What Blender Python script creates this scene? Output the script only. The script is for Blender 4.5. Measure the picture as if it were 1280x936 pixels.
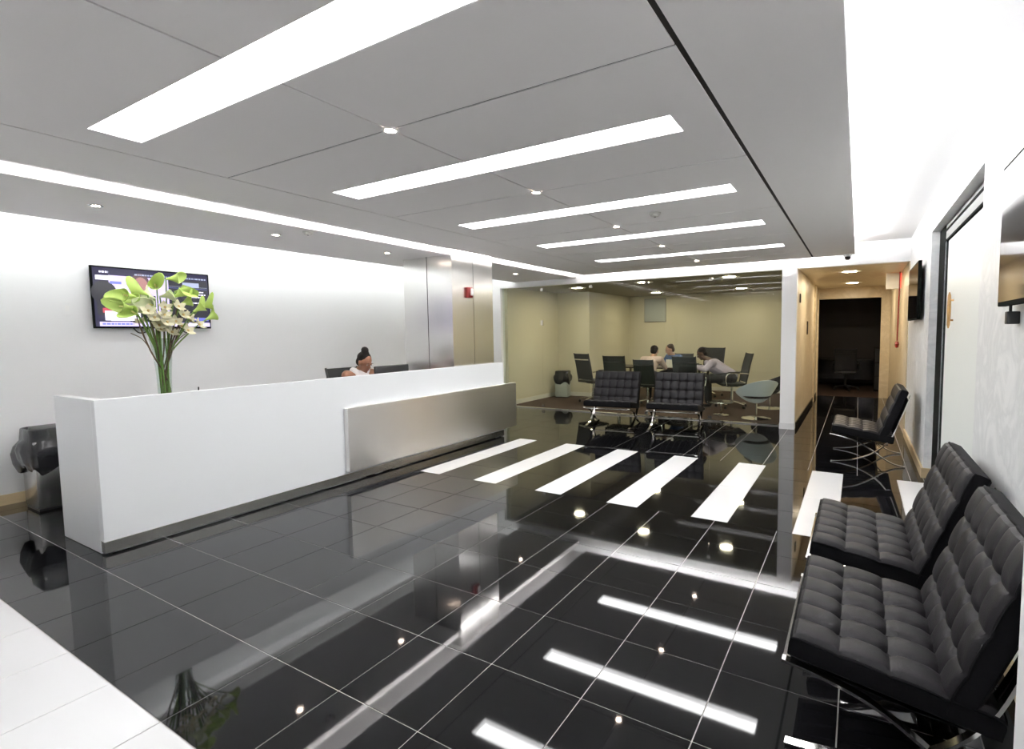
import bpy, bmesh, math, random
from mathutils import Vector, Matrix, Euler
random.seed(7)
PI = math.pi
for o in list(bpy.data.objects):
    bpy.data.objects.remove(o, do_unlink=True)
SC = bpy.context.scene
COL = SC.collection

# ------------------------------------------------------------------ camera
F_PX, YAW, PIT, ROLL, PPX, PPY = 644.67, .5263, .0711, -.0126, 697.98, 462.39
fw = Vector((-math.sin(YAW)*math.cos(PIT), math.cos(YAW)*math.cos(PIT), -math.sin(PIT)))
rt = Vector((math.cos(YAW), math.sin(YAW), 0))
up = rt.cross(fw)
rt, up = rt*math.cos(ROLL)+up*math.sin(ROLL), up*math.cos(ROLL)-rt*math.sin(ROLL)
cam = bpy.data.cameras.new('camera')
cam.sensor_fit = 'HORIZONTAL'
cam.sensor_width = 36
cam.lens = F_PX/1280*36
cam.shift_x = -(PPX-640)/1280
cam.shift_y = (PPY-468)/1280
cam.clip_start = .05
co = bpy.data.objects.new('camera', cam)
COL.objects.link(co)
m4 = Matrix((rt, up, -fw)).transposed().to_4x4()
m4.translation = (0, 0, 1.5)
co.matrix_world = m4
SC.camera = co

# ------------------------------------------------------------------ world, exposure, light levels
w = bpy.data.worlds.new('world')
SC.world = w
w.use_nodes = True
w.node_tree.nodes['Background'].inputs[0].default_value = (.9, .95, 1, 1)
w.node_tree.nodes['Background'].inputs[1].default_value = .02
SC.view_settings.view_transform = 'Standard'
SC.view_settings.look = 'None'
SC.view_settings.gamma = 1
SC.view_settings.use_curve_mapping = False
SC.view_settings.exposure = 1.26
L_STRIP, L_COVE_WALL, L_COVE_SLOT, L_COVE_RIGHT = 8.2, 30.0, 150.0, 62.0
L_DOWN, L_CORR, L_CONF, L_DESKDOWN = 60.0, 115.0, 62.0, 30.0

ZC = 2.53        # dropped ceiling
ZU = 2.74        # upper ceiling
XL, XR = -6.7, .60
YB, YG = -2.6, 8.70
ZG = 2.43

# ------------------------------------------------------------------ materials
MATS = {}
def mat(name, col, rough=.5, metal=0., spec=.5, emit=0., ecol=None, bump=0., bscale=30., vary=0., vscale=4., stretch=None, coat=0., ior=None):
    m = bpy.data.materials.new(name)
    m.use_nodes = True
    nt = m.node_tree
    b = nt.nodes['Principled BSDF']
    b.inputs['Base Color'].default_value = (*col, 1)
    b.inputs['Roughness'].default_value = rough
    b.inputs['Metallic'].default_value = metal
    b.inputs['Specular IOR Level'].default_value = spec
    if coat: b.inputs['Coat Weight'].default_value = coat
    if ior: b.inputs['IOR'].default_value = ior
    if emit:
        b.inputs['Emission Color'].default_value = (*(ecol or col), 1)
        b.inputs['Emission Strength'].default_value = emit
    if bump or vary:
        tc = nt.nodes.new('ShaderNodeTexCoord')
        mp = nt.nodes.new('ShaderNodeMapping')
        nt.links.new(tc.outputs['Object'], mp.inputs[0])
        if stretch: mp.inputs['Scale'].default_value = stretch
    if bump:
        n = nt.nodes.new('ShaderNodeTexNoise')
        n.inputs['Scale'].default_value = bscale
        nt.links.new(mp.outputs[0], n.inputs[0])
        bp = nt.nodes.new('ShaderNodeBump')
        bp.inputs['Strength'].default_value = bump
        bp.inputs['Distance'].default_value = .01
        nt.links.new(n.outputs[0], bp.inputs['Height'])
        nt.links.new(bp.outputs[0], b.inputs['Normal'])
    if vary:
        n = nt.nodes.new('ShaderNodeTexNoise')
        n.inputs['Scale'].default_value = vscale
        n.inputs['Detail'].default_value = 6
        nt.links.new(mp.outputs[0], n.inputs[0])
        r = nt.nodes.new('ShaderNodeMix')
        r.data_type = 'RGBA'
        r.inputs[6].default_value = (*[c*(1-vary) for c in col], 1)
        r.inputs[7].default_value = (*[min(1, c*(1+vary)) for c in col], 1)
        nt.links.new(n.outputs[0], r.inputs[0])
        nt.links.new(r.outputs[2], b.inputs['Base Color'])
    MATS[name] = m
    return m

def marble(name, base, vein, scale, amount):
    m = mat(name, base, .35)
    nt = m.node_tree
    b = nt.nodes['Principled BSDF']
    tc = nt.nodes.new('ShaderNodeTexCoord')
    n1 = nt.nodes.new('ShaderNodeTexNoise'); n1.inputs['Scale'].default_value = scale; n1.inputs['Detail'].default_value = 8
    n1.inputs['Roughness'].default_value = .65; n1.inputs['Distortion'].default_value = 1.2
    nt.links.new(tc.outputs['Object'], n1.inputs[0])
    cr = nt.nodes.new('ShaderNodeValToRGB')
    cr.color_ramp.elements[0].position = .36; cr.color_ramp.elements[0].color = (*base, 1)
    cr.color_ramp.elements[1].position = .62; cr.color_ramp.elements[1].color = (*base, 1)
    e = cr.color_ramp.elements.new(.5); e.color = (*[x*(1-amount)+y*amount for x, y in zip(base, vein)], 1)
    nt.links.new(n1.outputs[0], cr.inputs[0])
    nt.links.new(cr.outputs[0], b.inputs['Base Color'])
    return m

def glass(name, tint, ior=1.5, rough=0.):
    m = bpy.data.materials.new(name); m.use_nodes = True
    nt = m.node_tree
    nt.nodes.remove(nt.nodes['Principled BSDF'])
    out = nt.nodes['Material Output']
    t = nt.nodes.new('ShaderNodeBsdfTransparent'); t.inputs[0].default_value = (*tint, 1)
    g = nt.nodes.new('ShaderNodeBsdfGlossy'); g.inputs['Roughness'].default_value = rough
    fr = nt.nodes.new('ShaderNodeFresnel'); fr.inputs[0].default_value = ior
    mx = nt.nodes.new('ShaderNodeMixShader')
    ge = nt.nodes.new('ShaderNodeNewGeometry'); mm = nt.nodes.new('ShaderNodeMath'); mm.operation = 'SUBTRACT'; mm.inputs[0].default_value = 1
    nt.links.new(ge.outputs['Backfacing'], mm.inputs[1]); m2 = nt.nodes.new('ShaderNodeMath'); m2.operation = 'MULTIPLY'
    nt.links.new(fr.outputs[0], m2.inputs[0]); nt.links.new(mm.outputs[0], m2.inputs[1])
    nt.links.new(m2.outputs[0], mx.inputs[0]); nt.links.new(t.outputs[0], mx.inputs[1]); nt.links.new(g.outputs[0], mx.inputs[2])
    nt.links.new(mx.outputs[0], out.inputs[0])
    MATS[name] = m
    return m

def brushed(name, col, rough, stretch, aniso=0., rot=0., bmp=.06):
    m = mat(name, col, rough, 1.0)
    nt = m.node_tree
    b = nt.nodes['Principled BSDF']
    if aniso:
        b.inputs['Anisotropic'].default_value = aniso
        b.inputs['Anisotropic Rotation'].default_value = rot
        tg = nt.nodes.new('ShaderNodeTangent'); tg.direction_type = 'RADIAL'; tg.axis = 'Z'
        nt.links.new(tg.outputs[0], b.inputs['Tangent'])
    tc = nt.nodes.new('ShaderNodeTexCoord'); mp = nt.nodes.new('ShaderNodeMapping')
    mp.inputs['Scale'].default_value = stretch
    n = nt.nodes.new('ShaderNodeTexNoise'); n.inputs['Scale'].default_value = 6; n.inputs['Detail'].default_value = 5
    nt.links.new(tc.outputs['Object'], mp.inputs[0]); nt.links.new(mp.outputs[0], n.inputs[0])
    mr = nt.nodes.new('ShaderNodeMapRange')
    mr.inputs[3].default_value = rough*.9; mr.inputs[4].default_value = rough*1.1
    nt.links.new(n.outputs[0], mr.inputs[0]); nt.links.new(mr.outputs[0], b.inputs['Roughness'])
    bp = nt.nodes.new('ShaderNodeBump'); bp.inputs['Strength'].default_value = bmp; bp.inputs['Distance'].default_value = .004
    nt.links.new(n.outputs[0], bp.inputs['Height']); nt.links.new(bp.outputs[0], b.inputs['Normal'])
    return m

mat('white_wall', (.86, .87, .88), .6, bump=.02, bscale=60)
mat('white_paint', (.88, .88, .88), .45)
mat('ceiling_white', (.86, .85, .84), .75)
mat('ceiling_panel', (.94, .92, .91), .8, bump=.02, bscale=90)
mat('groove', (.03, .025, .022), .9)
marble('marble_white', (.84, .85, .85), (.55, .57, .58), 3.2, .45)
marble('plaster_beige', (.72, .63, .47), (.56, .47, .32), 3.0, .6)
mat('conference_wall', (.66, .62, .49), .55, vary=.05, vscale=1.5)
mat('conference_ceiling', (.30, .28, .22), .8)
mat('desk_white', (.86, .88, .90), .3)
mat('steel', (.52, .51, .49), .27, 1.0)
brushed('steel_horizontal', (.82, .81, .79), .30, (40, 1, 40), .8, .25, .01)
brushed('steel_vertical', (.76, .75, .73), .25, (30, 30, 1), .6, 0., .0)
mat('chrome', (.82, .81, .79), .09, 1.0)
mat('dark_chrome', (.45, .44, .42), .2, 1.0)
mat('black_tile', (.006, .006, .007), .035, ior=1.44, vary=.6, vscale=180)
mat('white_tile', (.74, .74, .75), .12)
mat('grout', (.46, .44, .43), .8)
mat('carpet', (.055, .030, .020), .9, bump=.3, bscale=400)
mat('leather', (.009, .008, .010), .48, spec=.28, bump=.12, bscale=220)
mat('leather_side', (.004, .004, .005), .65, spec=.12, bump=.1, bscale=220)
mat('black_plastic', (.015, .015, .016), .4)
mat('black_mesh', (.012, .014, .013), .65)
mat('bag', (.012, .012, .014), .22, bump=.5, bscale=12)
mat('wood_base', (.60, .47, .28), .4, vary=.15, vscale=6, stretch=(1, 1, 8))
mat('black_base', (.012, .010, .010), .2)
mat('black_matte', (.006, .007, .006), .9, spec=.05)
mat('rail_grey', (.30, .30, .29), .7, spec=.2)
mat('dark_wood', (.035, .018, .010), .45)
mat('screen_black', (.008, .008, .010), .06)
mat('strip_emit', (1, 1, 1), .5, emit=L_STRIP, ecol=(1, 1, 1))
mat('cove_wall_emit', (1, 1, 1), .5, emit=L_COVE_WALL, ecol=(.97, 1, .99))
mat('cove_slot_emit', (1, 1, 1), .5, emit=L_COVE_SLOT, ecol=(1, .985, 1))
mat('cove_right_emit', (1, 1, 1), .5, emit=L_COVE_RIGHT, ecol=(.97, .975, 1))
mat('down_emit', (1, .8, .65), .5, emit=L_DOWN, ecol=(1, .80, .66))
mat('corr_emit', (1, .9, .75), .5, emit=L_CORR, ecol=(1, .86, .64))
mat('conf_emit', (1, .95, .8), .5, emit=L_CONF, ecol=(1, .88, .66))
mat('red', (.20, .008, .008), .35)
mat('red_glow', (1, .08, .04), .5, emit=1.2, ecol=(1, .08, .05))
mat('off_white', (.75, .74, .70), .5)
mat('shell_blue', (.72, .80, .93), .35)
mat('handle_wood', (.42, .24, .08), .4, vary=.3, vscale=14)
mat('skin_brown', (.25, .11, .06), .5)
mat('skin_light', (.52, .30, .22), .5)
mat('skin_dark', (.10, .05, .032), .5)
mat('hair', (.008, .005, .004), .6, spec=.15, bump=.4, bscale=120)
mat('hair_brown', (.05, .03, .02), .55, bump=.4, bscale=120)
mat('lip', (.30, .09, .07), .5)
mat('eye', (.30, .27, .25), .4)
mat('shirt_pink', (.55, .43, .40), .8, bump=.3, bscale=25)
mat('shirt_blue', (.07, .13, .30), .8, bump=.3, bscale=25)
mat('shirt_lavender', (.42, .38, .50), .8, bump=.3, bscale=25)
mat('top_white', (.75, .72, .72), .8, bump=.3, bscale=25)
mat('trousers', (.02, .02, .026), .8)
mat('shoe', (.012, .01, .01), .35)
mat('paper', (.8, .8, .78), .7)
mat('stem', (.16, .28, .05), .45, vary=.3, vscale=10)
mat('stem_brown', (.11, .07, .035), .55, vary=.3, vscale=12)
mat('spathe', (.42, .58, .13), .45, vary=.22, vscale=7)
mat('spathe_pale', (.70, .76, .48), .45, vary=.15, vscale=7)
mat('spadix', (.75, .70, .30), .6)
mat('orchid', (.62, .59, .40), .5, vary=.12, vscale=12)
mat('orchid_lip', (.55, .40, .16), .5)
mat('water', (.5, .6, .5), .05)
glass('pane', (.93, .95, .90), 1.5)
glass('vase_glass', (.90, .93, .91), 1.45)
glass('door_glass', (.86, .93, .90), 1.5)
mat('door_white', (.80, .83, .80), .35)
mat('grey_rail', (.38, .38, .36), .4, .6)
mat('board_grey', (.42, .45, .44), .3)
SCR = {}
for k, c, e in (('s_navy', (.012, .010, .035), .9), ('s_lav', (.42, .36, .62), 1.0), ('s_dark', (.02, .02, .028), .6), ('s_face', (.28, .14, .13), .9),
                ('s_white', (.80, .78, .95), .9), ('s_blue', (.10, .12, .42), 1.0), ('s_grey', (.30, .34, .48), .8), ('s_red', (.45, .06, .08), .8), ('s_hair', (.09, .05, .06), .7)):
    mat(k, (.01, .01, .01), .15, emit=e, ecol=c)

# ------------------------------------------------------------------ mesh helpers
class MB:
    def __init__(s):
        s.v = []; s.f = []; s.mi = []
    def add(s, vs, fs, mi=0):
        b = len(s.v)
        s.v += [tuple(v) for v in vs]
        s.f += [tuple(b+i for i in f) for f in fs]
        s.mi += [mi]*len(fs)
        return s
    def box(s, x0, x1, y0, y1, z0, z1, mi=0):
        vs = [(x, y, z) for z in (z0, z1) for y in (y0, y1) for x in (x0, x1)]
        return s.add(vs, [(0, 2, 3, 1), (4, 5, 7, 6), (0, 1, 5, 4), (2, 6, 7, 3), (0, 4, 6, 2), (1, 3, 7, 5)], mi)
    def bbox(s, x0, x1, y0, y1, z0, z1, r, mi=0):
        bm = bmesh.new()
        bmesh.ops.create_cube(bm, size=1)
        for v in bm.verts:
            v.co = Vector(((x0+x1)/2+v.co.x*(x1-x0), (y0+y1)/2+v.co.y*(y1-y0), (z0+z1)/2+v.co.z*(z1-z0)))
        bmesh.ops.bevel(bm, geom=bm.edges[:], offset=r, segments=2, profile=.5, affect='EDGES')
        return s.bm(bm, mi)
    def bm(s, bm, mi=0):
        bm.verts.index_update()
        s.add([v.co[:] for v in bm.verts], [[v.index for v in f.verts] for f in bm.faces], mi)
        bm.free()
        return s
    def prism(s, poly, z0, z1, mi=0):
        n = len(poly)
        vs = [(x, y, z0) for x, y in poly]+[(x, y, z1) for x, y in poly]
        fs = [tuple(range(n-1, -1, -1)), tuple(range(n, 2*n))]+[(i, (i+1) % n, n+(i+1) % n, n+i) for i in range(n)]
        return s.add(vs, fs, mi)
    def rings(s, rings, cap=True, mi=0, closed=False):
        n = len(rings[0]); vs = [p for r in rings for p in r]; fs = []
        R = len(rings)
        for i in range(R if closed else R-1):
            j = (i+1) % R
            for k in range(n):
                fs.append((i*n+k, i*n+(k+1) % n, j*n+(k+1) % n, j*n+k))
        if cap and not closed:
            fs.append(tuple(range(n-1, -1, -1))); fs.append(tuple((R-1)*n+k for k in range(n)))
        return s.add(vs, fs, mi)
    def tube(s, pts, r, n=10, mi=0):
        pts = [Vector(p) for p in pts]
        rs = r if isinstance(r, (list, tuple)) else [r]*len(pts)
        rg = []; nrm = None
        for i, p in enumerate(pts):
            t = (pts[min(i+1, len(pts)-1)]-pts[max(i-1, 0)]).normalized()
            if nrm is None:
                nrm = t.orthogonal().normalized()
            nrm = (nrm-t*nrm.dot(t)).normalized()
            bn = t.cross(nrm)
            rg.append([p+(nrm*math.cos(2*PI*k/n)+bn*math.sin(2*PI*k/n))*rs[i] for k in range(n)])
        return s.rings(rg, True, mi)
    def lathe(s, prof, c=(0, 0), n=24, mi=0, cap=True):
        return s.rings([[(c[0]+r*math.cos(2*PI*k/n), c[1]+r*math.sin(2*PI*k/n), z) for k in range(n)] for r, z in prof], cap, mi)
    def ell(s, c, r, n=14, mi=0, rot=None):
        rg = []
        R = rot or Matrix.Identity(3)
        h = n//2
        for i in range(1, h):
            a = PI*i/h
            rg.append([Vector(c)+R @ Vector((r[0]*math.sin(a)*math.cos(2*PI*k/n), r[1]*math.sin(a)*math.sin(2*PI*k/n), -r[2]*math.cos(a))) for k in range(n)])
        return s.rings(rg, True, mi)
    def bar(s, pts, wv, th, mi=0):
        """flat bar swept along pts; wv = width vector, th = thickness."""
        pts = [Vector(p) for p in pts]; wv = Vector(wv); rg = []
        for i, p in enumerate(pts):
            t = (pts[min(i+1, len(pts)-1)]-pts[max(i-1, 0)]).normalized()
            nn = t.cross(wv).normalized()*th/2
            rg.append([p-wv/2-nn, p+wv/2-nn, p+wv/2+nn, p-wv/2+nn])
        return s.rings(rg, True, mi)
    def move(s, M):
        s.v = [tuple(M @ Vector(v)) for v in s.v]
        return s
    def mesh(s, name, mats, smooth=False):
        me = bpy.data.meshes.new(name)
        me.from_pydata(s.v, [], s.f)
        for m in (mats if isinstance(mats, (list, tuple)) else [mats]):
            me.materials.append(MATS[m])
        if any(s.mi):
            me.polygons.foreach_set('material_index', s.mi)
        bm = bmesh.new(); bm.from_mesh(me)
        bmesh.ops.recalc_face_normals(bm, faces=bm.faces[:])
        bm.to_mesh(me); bm.free()
        if smooth:
            me.polygons.foreach_set('use_smooth', [True]*len(me.polygons))
            try: me.set_sharp_from_angle(angle=math.radians(40))
            except Exception: pass
        me.update()
        return me
    def build(s, name, mats, parent=None, smooth=False, kind=None):
        return link(name, s.mesh(name, mats, smooth), parent, kind)

def link(name, me, parent=None, kind=None, loc=None):
    o = bpy.data.objects.new(name, me)
    COL.objects.link(o)
    if parent: o.parent = parent
    if kind: o['kind'] = kind
    if loc: o.location = loc
    return o

def tag(o, label, cat, group=None):
    o['label'] = label; o['category'] = cat
    if group: o['group'] = group
    return o

def thing(name, label, cat, loc=(0, 0, 0), rz=0, group=None):
    o = bpy.data.objects.new(name, None)
    COL.objects.link(o)
    o.empty_display_size = .1
    o.location = loc; o.rotation_euler = (0, 0, rz)
    return tag(o, label, cat, group)

def copy_tree(o, parent=None):
    c = o.copy(); COL.objects.link(c)
    c.parent = parent
    for ch in [x for x in o.children]:
        copy_tree(ch, c)
    return c

def place(proto, used, loc, rz, label, group=None, s=1):
    o = proto if not used else copy_tree(proto)
    o.location = loc; o.rotation_euler = (0, 0, rz); o.scale = (s, s, s)
    o['label'] = label
    if group: o['group'] = group
    return o

def catmull(pts, k=6):
    P = [Vector(p) for p in pts]; out = []
    for i in range(len(P)-1):
        a = P[max(i-1, 0)]; b = P[i]; c = P[i+1]; d = P[min(i+2, len(P)-1)]
        for j in range(k):
            t = j/k
            out.append(.5*((2*b)+(c-a)*t+(2*a-5*b+4*c-d)*t*t+(3*b-a-3*c+d)*t**3))
    out.append(P[-1])
    return out

def struct(name, mb, m, parent=None, smooth=False):
    return mb.build(name, m, parent, smooth, 'structure' if parent is None else None)

# ================================================================== SETTING
# ---- floor: grout bed and single tiles
TP = .459
GX0, GY0 = -1.4096, 1.3273
floor = struct('floor', MB().box(XL, XR+.22, YB, 8.66, -.08, -.0025).box(-.80, .60, 8.66, 13.2, -.08, -.0025), 'grout')
TILES = {}
def tile(x0, x1, y0, y1, name, m, gap=.0052):
    wx, wy = round(x1-x0-gap, 4), round(y1-y0-gap, 4)
    if wx < .02 or wy < .02: return
    k = (wx, wy, m)
    if k not in TILES:
        TILES[k] = MB().box(-wx/2, wx/2, -wy/2, wy/2, -.012, 0).mesh(name, m)
    return link(name, TILES[k], floor, None, ((x0+x1)/2, (y0+y1)/2, 0))
def lines(a0, step, lo, hi):
    i = math.ceil((lo-a0)/step-1e-6)
    L = [lo]
    while a0+i*step < hi-.03:
        if a0+i*step > lo+.03: L.append(a0+i*step)
        i += 1
    return L+[hi]
gx = lines(GX0, TP, XL, XR)
YW = GY0-TP          # edge between white and black tiles
BAR0, BAR1, BARM = 4.08, 6.05, 5.06
def row_tiles(ys, xs, name, m):
    for a, b in zip(ys[:-1], ys[1:]):
        for c, d in zip(xs[:-1], xs[1:]):
            tile(c, d, a, b, name, m)
# white floor by the camera: tiles in view one by one, those behind the camera as one
vis_x = [x for x in gx if -4.8 < x < -1.3]
wy = [YW-2*TP, YW-TP, YW]
row_tiles(wy, vis_x, 'white_floor_tile', 'white_tile')
rest = MB()
wys = lines(GY0, TP, YB, YW)
for a, b in zip(wys[:-1], wys[1:]):
    for c, d in zip(gx[:-1], gx[1:]):
        if a >= YW-2*TP-.01 and c >= vis_x[0]-.01 and d <= vis_x[-1]+.01: continue
        rest.box(c+.002, d-.002, a+.002, b-.002, -.012, 0)
rest.build('white_floor_tile_field', 'white_tile', floor, kind='stuff')
row_tiles(lines(GY0, TP, YW, BAR0), gx, 'black_floor_tile', 'black_tile')
bars = [(-4.16+.755*k, min(-4.16+.755*k+.285, XR)) for k in range(7)]
bx = lines(GX0, TP, XL, -4.63)
bys = [BAR0, 4.57, BARM, 5.555, BAR1]
row_tiles(bys, bx, 'black_floor_tile', 'black_tile')
row_tiles(bys, [-4.63, -4.16], 'black_floor_tile', 'black_tile')
for i, (a, b) in enumerate(bars):
    row_tiles([BAR0, BARM, BAR1], [a, b], 'white_stripe_tile', 'white_tile')
    nx = bars[i+1][0] if i < 6 else XR
    row_tiles(bys, [b, nx], 'black_floor_tile', 'black_tile')
gx2 = lines(GX0+.06, TP, XL, XR)
row_tiles(lines(BAR1, TP, BAR1, 8.66), gx2, 'black_floor_tile', 'black_tile')
row_tiles(lines(BAR1, TP, 8.66, 13.2), lines(GX0+.06, TP, -.80, .60), 'black_floor_tile', 'black_tile')
row_tiles(lines(GY0, TP, 3.82, 6.27), [XR, XR+.2], 'black_floor_tile', 'black_tile')
struct('floor_conference', MB().box(-6.5, -1.0, 8.66, 13.4, -.08, -.001), 'carpet')
struct('trim_1', MB().box(-6.37, -1.0, 8.665, 8.735, -.002, .016), 'chrome')

# ---- walls
struct('wall_left', MB().box(XL-.12, XL, YB, 8.76, 0, 2.85), 'white_wall')
struct('wall_back', MB().box(XL-.12, XR+.3, YB-.12, YB, 0, 2.85), 'white_wall')
struct('wall_right', MB().box(XR, XR+.2, YB, 3.82, 0, 2.85).box(XR, XR+.2, 6.27, 8.64, 0, 2.85).box(XR, XR+.2, 3.82, 6.27, 2.44, 2.85), 'marble_white')
struct('wall_right_niche', MB().box(XR+.2, XR+.3, 3.5, 6.6, 0, 2.85), 'white_wall')
struct('wall_right_return', MB().box(.405, XR, 1.25, 1.815, 0, 2.70), 'white_paint')
struct('wall_header', MB().box(XL, XR, 8.63, 8.77, ZG, 2.85), 'white_paint')
struct('wall_glass_end', MB().box(XL, -6.37, 8.63, 8.77, 0, ZG), 'white_paint')
struct('wall_corridor_end_cap', MB().box(-1.01, -.805, 8.47, 8.60, 0, ZG), 'white_paint')
struct('wall_corridor_left', MB().box(-1.0, -.805, 8.60, 13.2, 0, ZG), 'plaster_beige')
struct('wall_corridor_right', MB().box(XR-.01, XR+.2, 8.64, 13.2, 0, ZG), 'plaster_beige')
struct('wall_corridor_far', MB().box(-.805, XR, 13.2, 13.3, 2.19, ZG).box(.42, XR, 13.2, 13.3, 0, 2.19), 'plaster_beige')
struct('ceiling_corridor', MB().box(-1.0, XR+.2, 8.77, 13.3, ZG, 2.5), 'plaster_beige')
struct('trim_2', MB().box(-.805, -.775, 12.0, 12.12, 0, ZG).box(-.805, -.775, 12.98, 13.1, 0, ZG), 'plaster_beige')
struct('wall_conference_left', MB().box(-6.5, -6.3, 8.77, 10.85, 0, 2.5), 'conference_wall')
struct('wall_conference_jog', MB().box(-6.5, -5.45, 10.85, 13.4, 0, 2.5), 'conference_wall')
struct('wall_conference_back', MB().box(-5.45, -1.0, 13.28, 13.4, 0, 2.5), 'conference_wall')
struct('wall_conference_right', MB().box(-1.02, -1.0, 8.77, 13.28, 0, 2.5), 'conference_wall')
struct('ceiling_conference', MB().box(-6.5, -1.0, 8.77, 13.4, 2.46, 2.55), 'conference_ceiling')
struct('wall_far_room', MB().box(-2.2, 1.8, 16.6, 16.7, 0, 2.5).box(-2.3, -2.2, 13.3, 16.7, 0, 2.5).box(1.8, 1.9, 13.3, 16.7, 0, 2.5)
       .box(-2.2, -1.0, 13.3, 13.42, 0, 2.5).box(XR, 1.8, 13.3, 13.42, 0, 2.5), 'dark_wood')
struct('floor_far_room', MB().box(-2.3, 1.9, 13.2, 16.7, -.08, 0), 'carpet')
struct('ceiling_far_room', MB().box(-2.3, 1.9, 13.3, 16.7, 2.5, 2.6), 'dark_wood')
struct('baseboard_left', MB().box(XL, XL+.015, YB, 5.1, 0, .095).box(XL, XL+.015, 5.1, 8.63, 0, .095), 'wood_base')
struct('baseboard_right', MB().box(XR-.018, XR, 1.82, 3.82, 0, .10).box(XR-.018, XR+.115, 6.252, 6.27, 0, .10).box(XR-.018, XR, 6.27, 8.64, 0, .10), 'wood_base')
struct('baseboard_corridor', MB().box(-.805, -.79, 8.61, 13.19, 0, .09), 'black_base')
struct('baseboard_end_cap', MB().box(-1.015, -.80, 8.455, 8.47, 0, .09), 'white_tile')
struct('baseboard_conference', MB().box(-6.3, -6.285, 8.77, 10.85, 0, .09).box(-6.3, -5.435, 10.835, 10.85, 0, .09).box(-5.45, -5.435, 10.85, 13.28, 0, .09).box(-5.435, -1.02, 13.265, 13.28, 0, .09), 'off_white')

# ---- ceilings
ceil = struct('ceiling', MB().box(XL, XR, YB, 8.63, ZU, ZU+.1), 'ceiling_white')
XE0, XE1 = -4.27, -.065         # edges of the dropped ceiling
YE = 8.27
G1, G2, G3 = -3.56, -2.06, -.585
SX0, SX1, SW = -3.30, -.80, .115
rows = [YB+.02, .50, 1.894, 3.257, 4.707, 6.055, 7.60, YE]
sy = [1.215, 2.585, 3.935, 5.31, 6.85]
gw = .012
def cpanel(mb): return mb.build('ceiling_panel', 'ceiling_panel', ceil)
ZT = ZC+.07
cpanel(MB().box(XE0, G1-gw/2, rows[0], YE, ZC, ZT))
cpanel(MB().box(G3+gw, XE1, rows[0], YE, ZC, ZT))
for a, b in zip(rows[:-1], rows[1:]):
    st = [s for s in sy if a < s < b]
    a2 = a+gw/2; b2 = b-gw/2 if b < YE else b
    for left in (True, False):
        x0, x1 = (G1+gw/2, G2-gw/2) if left else (G2+gw/2, G3-gw)
        if not st:
            cpanel(MB().box(x0, x1, a2, b2, ZC, ZT)); continue
        s = st[0]
        if left: poly = [(x0, a2), (x1, a2), (x1, s-SW), (SX0, s-SW), (SX0, s+SW), (x1, s+SW), (x1, b2), (x0, b2)]
        else: poly = [(x1, a2), (x1, b2), (x0, b2), (x0, s+SW), (SX1, s+SW), (SX1, s-SW), (x0, s-SW), (x0, a2)]
        m = MB()
        if left:
            m.box(x0, SX0, a2, b2, ZC, ZT).box(SX0, x1, a2, s-SW, ZC, ZT).box(SX0, x1, s+SW, b2, ZC, ZT)
        else:
            m.box(SX1, x1, a2, b2, ZC, ZT).box(x0, SX1, a2, s-SW, ZC, ZT).box(x0, SX1, s+SW, b2, ZC, ZT)
        cpanel(m)
JS = lambda x0, x1, y0, y1: MB().box(x0, x1, y0, y1, ZC+.005, ZC+.012).build('ceiling_joint_shade', 'groove', ceil)  # black strips added inside the open joints to stand for their shade
JS(G1-gw/2, G1+gw/2, rows[0], YE); JS(G3-gw, G3+gw, rows[0], YE)
for y in rows[1:-1]: JS(G1+gw/2, G3-gw, y-gw/2, y+gw/2)
cuts = [rows[0]]+[v for s in sy for v in (s-SW, s+SW)]+[YE]
for a, b in zip(cuts[::2], cuts[1::2]): MB().box(G2-gw/2, G2+gw/2, a, b, ZC+.0135, ZC+.02).build('ceiling_joint_shade', 'groove', ceil)
# black sheet added to stop light leaking through the joints, white plenum board above
MB().box(XE0+.01, XE1-.01, rows[0], YE-.01, ZT+.005, ZT+.011).build('ceiling_joint_blackout', 'groove', ceil)
MB().box(XE0, XE1, rows[0], YE, ZT+.012, ZT+.03).build('ceiling_plenum_board', 'ceiling_white', ceil)
# soffit along the left wall, cut around the steel column
XS0, XS1 = -6.0, -4.60
CX0, CX1, CY0, CY1 = -5.42, -4.555, 5.13, 5.985
MB().box(XS0, XS1, rows[0], CY0-.004, ZC, ZT).build('ceiling_soffit', 'ceiling_panel', ceil)
MB().box(XS0, CX0-.004, CY0-.004, CY1+.004, ZC, ZT).build('ceiling_soffit', 'ceiling_panel', ceil)
MB().box(XS0, XS1, CY1+.004, YE+.36, ZC, ZT).build('ceiling_soffit', 'ceiling_panel', ceil)

# ---- ceiling light strips
ords = ['nearest the camera, widest in the picture', 'second from the camera', 'middle one of the five in view', 'second from the glass partition', 'closest to the glass partition']
for s, od in zip(sy, ords):
    t = thing('ceiling_light_strip', 'long white recessed ceiling light strip, '+od, 'ceiling light', ((SX0+SX1)/2, s, ZC), group='recessed ceiling light strips')
    hx = (SX1-SX0)/2
    MB().box(-hx, -hx+.004, -SW, SW, .001, .068).box(hx-.004, hx, -SW, SW, .001, .068).box(-hx, hx, -SW, -SW+.004, .001, .068).box(-hx, hx, SW-.004, SW, .001, .068).build('trough', 'white_paint', t)
    MB().box(-hx+.005, hx-.005, -SW+.005, SW-.005, .060, .068).build('diffuser', 'strip_emit', t)
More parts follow.
